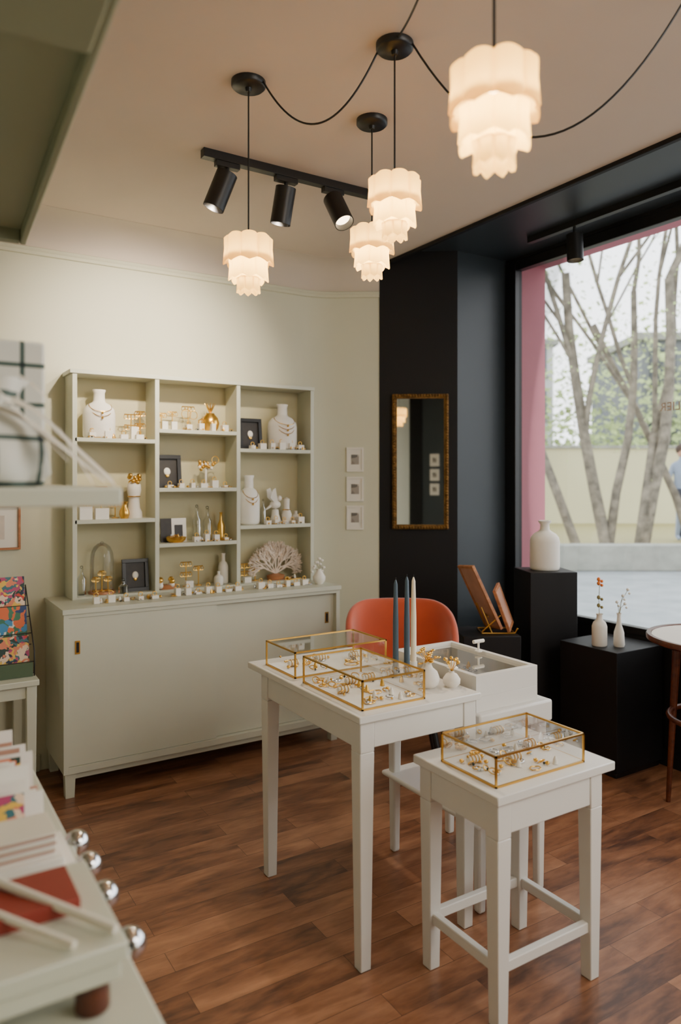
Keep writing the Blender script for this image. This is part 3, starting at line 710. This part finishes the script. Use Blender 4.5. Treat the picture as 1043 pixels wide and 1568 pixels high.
b=B(); b.lathe((C5[0],C5[1],ZC-.022),[(.001,0),(.05,0),(.056,.006),(.056,.022),(.001,.022)],BLACK,28); b.done('cable_ceiling_hook')
def head(b,p,d,r=.043,l=.15):
    p=Vector(p); d=Vector(d).normalized()
    e=p+d*l; b.cyl(p,e,r,r,BLACK,28,cap=False); b.cyl(p-d*.001,p,r*.9,r,BLACK,28)
    b.cyl(e,e-d*.03,r*.93,r*.80,BLACK,28,cap=False); 
    b.cyl(e-d*.026,e-d*.028,r*.80,r*.80,LAMPF,24)
    return e
def spot(p,tgt,power,ang=62,blend=.9,col=(1,.87,.70)):
    l=bpy.data.lights.new('track_spot','SPOT'); l.energy=power; l.spot_size=math.radians(ang); l.spot_blend=blend; l.color=col; l.shadow_soft_size=.035
    o=bpy.data.objects.new('track_spot',l); o.location=p; o.rotation_euler=(Vector(tgt)-Vector(p)).to_track_quat('-Z','Y').to_euler(); S.collection.objects.link(o)
b=B(); TY=2.72
b.box(1.06,1.90,TY-.018,TY+.018,ZC-.034,ZC,BLACK)
for x,d in ((1.165,(-.35,.18,-1)),(1.43,(-.08,.2,-1)),(1.66,(.08,-.62,-1))):
    b.box(x-.05,x+.05,TY-.015,TY+.015,ZC-.055,ZC-.034,BLACK)
    dd=Vector(d).normalized(); top=Vector((x,TY,ZC-.075)); b.cyl((x,TY,ZC-.055),(x,TY,ZC-.085),.008,.008,BLACK,10)
    e=head(b,top,dd)
    if d[1]>0: spot(e+dd*.004,(e.x-.12,3.84,2.08),92,74)
    else: spot(e+dd*.004,(1.5,1.7,.75),50,75)
b.done('ceiling_track_spotlights',.0015)
b=B(); b.box(3.10,3.135,1.2,2.96,2.775,2.81,BLACK); b.cyl((3.117,2.64,2.775),(3.117,2.64,2.73),.008,.008,BLACK,10)
e=head(b,(3.117,2.64,2.735),(.0,-.05,-1),.043,.14); spot(e+Vector((0,0,-.005)),(3.1,2.6,.6),20,60)
b.done('window_track_spotlight',.0015)

# ---------------------------------------------------------------- left foreground shelf
b=B()
UX=.295;UY0,UY1=1.07,1.95;UB=-.5
b.box(UB-.03,UB,.58,UY1,0,2.4,OLIVE)
b.M=Matrix.Translation((.296,1.93,0))@Matrix.Rotation(math.radians(-3),4,'Z')
b.box(-.78,-.012,-1.35,-.02,2.035,2.055,OLIVE)
b.box(-.014,.0,-1.35,0,2.005,2.30,OLIVE); b.box(-.78,-.014,-.02,0,2.005,2.30,OLIVE); b.box(-.78,-.014,-1.36,-.93,1.995,2.03,OLIVE)
b.M=Matrix.Identity(4)
b.box(UB,UX,UY0,UY1,1.392,1.42,SAGE)
b.box(UB,UX,.58,UY1,.735,.76,SAGE); b.box(UX-.014,UX,.58,UY1,.69,.735,SAGE)
b.box(UB,UX-.10,.60,UY1,.0,.42,SAGE); b.box(UB,UX-.03,.60,1.9,.42,.44,SAGE)
b.done('shop_shelving_unit',.004)
b=B()
for y in (1.07,1.215,1.325,1.42): b.ball((UX+.010,y,.752),.024,SILVER,n=24); b.cyl((UX-.002,y,.745),(UX+.005,y,.745),.006,.006,SILVER,10)
b.done('silver_ball_hooks')
b=B()
b.box(-.3,.262,.925,1.16,.825,.848,SAGE); b.box(-.3,.255,.93,.935,.80,.825,SAGE)
for x in (.225,-.22): b.cyl((x,.955,.76),(x,.955,.825),.022,.020,DARKW,20); b.cyl((x,1.13,.76),(x,1.13,.825),.022,.020,DARKW,20)
b.box(-.3,.262,1.18,1.34,.80,.82,CER)
for x in (.225,-.22): b.cyl((x,1.26,.76),(x,1.26,.80),.018,.018,DARKW,20)
b.done('card_display_riser',.004)
b=B(); rr=random.Random(3)
for i in range(34):
    y=1.37+i*.013; b.M=Matrix.Translation((.12,y,.76))@Matrix.Rotation(rr.uniform(-.06,.06),4,'Z')@Matrix.Rotation(-.18+rr.uniform(-.04,.04),4,'X')
    b.box(-.17,.10+rr.uniform(-.035,.03),-.0012,.0012,0.001,.115+rr.uniform(-.03,.03),rr.choice((CARDW,RIBBON,TERRA,CER,CARDW,BOUQ)))
b.M=Matrix.Identity(4)
b.done('greeting_card_row')
b=B(); b.box(.11,.225,1.02,1.12,.848,.868,RED); b.box(-.03,.09,1.0,1.13,.848,.87,CARDW); b.box(-.12,-.04,.96,1.1,.848,.862,RED); b.box(.10,.24,1.20,1.31,.82,.84,CARDW); b.box(.02,.09,1.20,1.31,.82,.85,CER)
for i in range(9): b.box(.112+.002*(i%3),.232-.002*(i%2),1.215,1.30,.84+.004*i,.843+.004*i,(CARDW,TERRA,RIBBON)[i%3])
b.done('stacked_card_boxes',.001)
b=B(); b.tube([(.10,1.15,.882),(.252,.945,.856)],.006,RIBBON,8); b.tube([(.04,1.14,.885),(.20,.94,.856)],.005,RIBBON,8); b.done('wrapping_ribbon_rods')
b=B(); c=(.125,1.20,1.42)
def lump(t,j): return (1+.07*math.sin(5*t+j)+.05*math.sin(9*t-j*2),0)
b.lathe(c,[(.001,0),(.07,0),(.085,.02),(.088,.05),(.075,.085),(.045,.11),(.03,.12),(.05,.145),(.06,.16)],PLAID,40,lob=lump,close=False)
b.done('plaid_gift_pouch')
b=B(); b.box(.02,.235,1.33,1.45,1.42,1.665,PLAID); b.done('plaid_gift_box',.006)
b=B()
for (p,q,k) in (((.13,1.20,1.56),(.287,1.10,1.425),1),((.10,1.16,1.54),(.27,1.09,1.43),.8),((.19,1.30,1.60),(.27,1.16,1.425),1),((.05,1.20,1.62),(.22,1.10,1.46),.7)):
    p=Vector(p);q=Vector(q); wv=Vector((.0,.014*k,.007*k)); N=8; vs=[];fs=[]
    for i in range(N+1):
        t=i/N; m=p.lerp(q,t)+Vector((.006*math.sin(t*7),0,.025*math.sin(t*math.pi))); vs+=[m-wv,m+wv]
    b.add(vs,[(2*i,2*i+1,2*i+3,2*i+2) for i in range(N)],RIBBON)
b.done('ribbon_tails')

b=B(); b.box(-.12,.57,3.36,3.80,.545,.57,SAGE)
for lx in (-.09,.54):
    for ly in (3.39,3.77): b.leg(lx,ly,0,.545,.034,.042,SAGE)
b.box(-.09,.54,3.38,3.40,.49,.545,SAGE); b.box(.53,.55,3.39,3.77,.49,.545,SAGE); b.done('small_white_table',.003)
b=B()
for k,(y,h,m) in enumerate(((3.48,.16,BOUQ),(3.54,.17,BOUQ2),(3.60,.18,BOUQ))):
    for i in range(3):
        x=.155+i*.135
        b.M=Matrix.Translation((x,y,.58+k*.115))@Matrix.Rotation(-.2,4,'X'); b.box(0,.125,0,.012,0,h,m)
b.M=Matrix.Identity(4)
for x in (.14,.562):
    b.tube([(x,3.44,.57),(x,3.44,.68),(x,3.68,.94),(x,3.68,.57)],.003,BLACK,6)
for k in range(3):
    z=.58+k*.115; y=3.455+k*.06
    for zz in (0,.05): b.tube([(.14,y,z+zz),(.562,y,z+zz)],.0025,BLACK,6)
b.box(.145,.555,3.43,3.45,.571,.63,GREEN); b.done('floral_card_rack',.001)
b=B(); b.box(XL+.001,-.34,YR,YR+.07,0,2.6,BLACKW); b.box(-.34,.9,YR,YR+.06,0,2.6,GREYLIT); b.done('wall_rear_black_panel')

# ---------------------------------------------------------------- exterior
EM=Matrix.Rotation(math.radians(-32),4,'Z')
b=B(); b.box(3.62,60,-30,60,-.12,-.02,ASPH); b.done('street_ground')
b=B(); b.M=EM; b.box(1.5,12,11.6,11.9,-.02,.40,CONC); b.done('low_street_wall',.02)
b=B(); b.M=EM; b.box(1.0,14,11.9,30,-.02,.30,LEAFD); b.done('raised_garden_ground')
b=B(); b.M=EM; b.box(2.0,12,19,19.3,.3,2.25,YWALL); b.box(1.9,12.1,18.95,19.35,2.25,2.33,CONC); b.done('yellow_garden_wall')
def building(name,x0,x1,y0,y1,h,m,nx,nz):
    b=B(); b.M=EM; b.box(x0,x1,y0,y1,.3,h,m); b.box(x0-.2,x1+.2,y0-.2,y1,h,h+.25,CONC)
    for i in range(nx):
        for k in range(nz):
            x=x0+(x1-x0)*(i+.5)/nx; z=1.6+(h-1.6)*(k+.3)/nz; b.box(x-.45,x+.45,y0-.04,y0+.02,z,z+1.3,GREYB if m!=GREYB else CARG); b.box(x-.55,x+.55,y0-.1,y0,z-.1,z,CONC)
    return b.done(name)
building('grey_building',10.3,16,25,30,6.2,GREYB,4,2); building('pale_building',3.5,9.6,33,38,7.5,PALEB,4,3)
rt=random.Random(11)
def limb(b,p,d,l,r,dep,tips):
    pts=[Vector(p)]; d=Vector(d).normalized(); n=5
    for i in range(n):
        d=(d+Vector((rt.uniform(-.13,.13),rt.uniform(-.13,.13),rt.uniform(-.02,.12)))).normalized(); pts.append(pts[-1]+d*l/n)
    b.tube(pts,r,BARK,8,r1=r*.62); tips+=pts[2:]
    if dep:
        for k in range(2 if dep>2 else 3):
            i=rt.choice((2,3,4,5)); nd=(d+Vector((rt.uniform(-.75,.75),rt.uniform(-.6,.6),rt.uniform(.0,.5)))).normalized(); limb(b,pts[i],nd,l*.72,r*.5,dep-1,tips)
def tree(r,d,lean,rad,h):
    b=B(); tips=[]; base=EM@Vector((r,d,.3))
    for (lx,hh,rr) in lean:
        dd=EM@Vector((lx,rt.uniform(-.05,.05),1)); limb(b,base+EM@Vector((lx*.3,0,0)),dd,hh,rr*.85,4,tips)
    for t in tips:
        if t.z<2.0: continue
        for k in range(13):
            c=t+Vector((rt.gauss(0,.36),rt.gauss(0,.36),rt.gauss(0,.36))); s=rt.uniform(.018,.038)
            a=Vector((rt.uniform(-1,1),rt.uniform(-1,1),rt.uniform(-1,1))).normalized()*s; q=a.orthogonal().normalized()*s
            b.add([c-a,c+q,c+a,c-q],[(0,1,2,3)],LEAF)
    b.done('birch_tree',recalc=False)
tree(4.15,12.6,((-.30,4.2,.10),),.1,5); tree(4.75,13.0,((-.12,4.8,.13),(.10,4.6,.10)),.1,5); tree(5.2,12.7,((.20,4.6,.13),(-.02,4.8,.11)),.1,5); tree(6.3,13.0,((.1,4.8,.13),(-.25,4.4,.09)),.1,5)
b=B()
for i in range(9000):
    r=rt.uniform(3,13); d=rt.uniform(20,24); z=.3+abs(rt.gauss(0,2.8)); c=EM@Vector((r,d,z)); s=rt.uniform(.05,.12)
    a=Vector((rt.uniform(-1,1),rt.uniform(-1,1),rt.uniform(-1,1))).normalized()*s; q=a.orthogonal().normalized()*s
    b.add([c-a,c+q,c+a,c-q],[(0,1,2,3)],LEAF)
b.done('far_foliage',recalc=False)
def person():
    e=bpy.data.objects.new('pedestrian',None); S.collection.objects.link(e)
    me=bpy.data.meshes.new('body')
    J=[(0,0,.95),(0,0,1.15),(0,0,1.38),(0,0,1.50),(0,0,1.6),
       (-.17,0,1.40),(-.22,.03,1.14),(-.20,-.10,.92),(.17,0,1.40),(.22,-.02,1.14),(.22,-.14,.95),
       (-.09,0,.90),(-.10,-.10,.50),(-.10,-.02,.08),(-.10,-.14,.04),(.09,0,.90),(.10,.06,.50),(.10,.20,.10),(.10,.10,.04)]
    Eg=[(0,1),(1,2),(2,3),(3,4),(2,5),(5,6),(6,7),(2,8),(8,9),(9,10),(0,11),(11,12),(12,13),(13,14),(0,15),(15,16),(16,17),(17,18)]
    Rd=[.13,.12,.14,.055,.05,.065,.048,.035,.065,.048,.035,.09,.06,.045,.035,.09,.06,.045,.035]
    me.from_pydata([EM.to_3x3()@Vector(j) for j in J],Eg,[]); ob=bpy.data.objects.new('clothed_body',me); S.collection.objects.link(ob)
    md=ob.modifiers.new('skin','SKIN')
    for i,v in enumerate(me.skin_vertices[0].data if me.skin_vertices else []): v.radius=(Rd[i],Rd[i]*.8)
    me.materials.append(CLOTHB); ob.modifiers.new('ss','SUBSURF').levels=1; ob.parent=e
    b=B(); b.ball((0,0,1.66),.10,SKIN,(.78,.92,1.15)); b.ball((0,.02,1.70),.105,HAIR,(.85,.95,1.0)); b.ball((0,-.1,1.65),.014,SKIN); o2=b.done('head'); 
    o2.parent=e
    b=B(); b.lathe((0,0,0),[(.001,.05),(.07,.05),(.1,.5),(.16,.9),(.15,.97),(.001,.97)],CLOTHD,18,1,.7); o3=b.done('trousers'); o3.parent=e
    e.location=EM@Vector((6.35,13.6,.30))
try: person()
except Exception as ex: print('person',ex)
cu=bpy.data.curves.new('window_lettering','FONT'); cu.body='ATELIER'; cu.size=.062; cu.extrude=.0005; cu.align_x='RIGHT'
o=bpy.data.objects.new('window_lettering',cu); S.collection.objects.link(o); cu.materials.append(paint('brown_vinyl',(190,160,140),.6))
o.matrix_world=Matrix(((0,0,1,XW+.03),(1,0,0,2.30),(0,1,0,1.78),(0,0,0,1)))

# ---------------------------------------------------------------- light
w=bpy.data.worlds.new('overcast_sky'); S.world=w; w.use_nodes=True; nt=w.node_tree; bg=nt.nodes['Background']
tc=nt.nodes.new('ShaderNodeTexCoord'); sp=nt.nodes.new('ShaderNodeSeparateXYZ'); rp=nt.nodes.new('ShaderNodeValToRGB')
nt.links.new(tc.outputs['Generated'],sp.inputs[0]); nt.links.new(sp.outputs['Z'],rp.inputs[0]); nt.links.new(rp.outputs[0],bg.inputs[0])
rp.color_ramp.elements[0].color=(.97,.98,1,1); rp.color_ramp.elements[1].color=(.84,.92,1,1); bg.inputs[1].default_value=4.6
def area(name,loc,tgt,sx,sy,e,col,portal=False):
    l=bpy.data.lights.new(name,'AREA'); l.shape='RECTANGLE'; l.size=sx; l.size_y=sy; l.energy=e; l.color=col
    o=bpy.data.objects.new(name,l); o.location=loc; o.rotation_euler=(Vector(tgt)-Vector(loc)).to_track_quat('-Z','Z').to_euler(); S.collection.objects.link(o)
    if portal: l.cycles.is_portal=True
    return o
area('window_portal',(XW+.28,.85,1.7),(0,.85,1.7),4.8,2.2,1,(1,1,1),True)
area('added_overhead_fill',(1.9,-.5,2.6),(1.3,1.4,.4),1.2,1.2,48,(1,.94,.86))  # added fill from above and behind the camera, no fixture there
area('added_rear_fill',(2.2,-1.55,1.5),(.9,3.0,1.9),1.6,1.6,30,(1,.96,.90))  # added fill that brightens the fronts; the rear wall has no window

cam=bpy.data.cameras.new('camera'); co=bpy.data.objects.new('camera',cam); S.collection.objects.link(co); S.camera=co
co.location=(0,0,1.43); co.rotation_euler=(math.radians(90),0,math.radians(-32))
cam.sensor_width=36; cam.lens=1120/1568*36; cam.shift_y=-49/1568; cam.clip_start=.05
cam.dof.use_dof=True; cam.dof.focus_distance=2.7; cam.dof.aperture_fstop=2.0
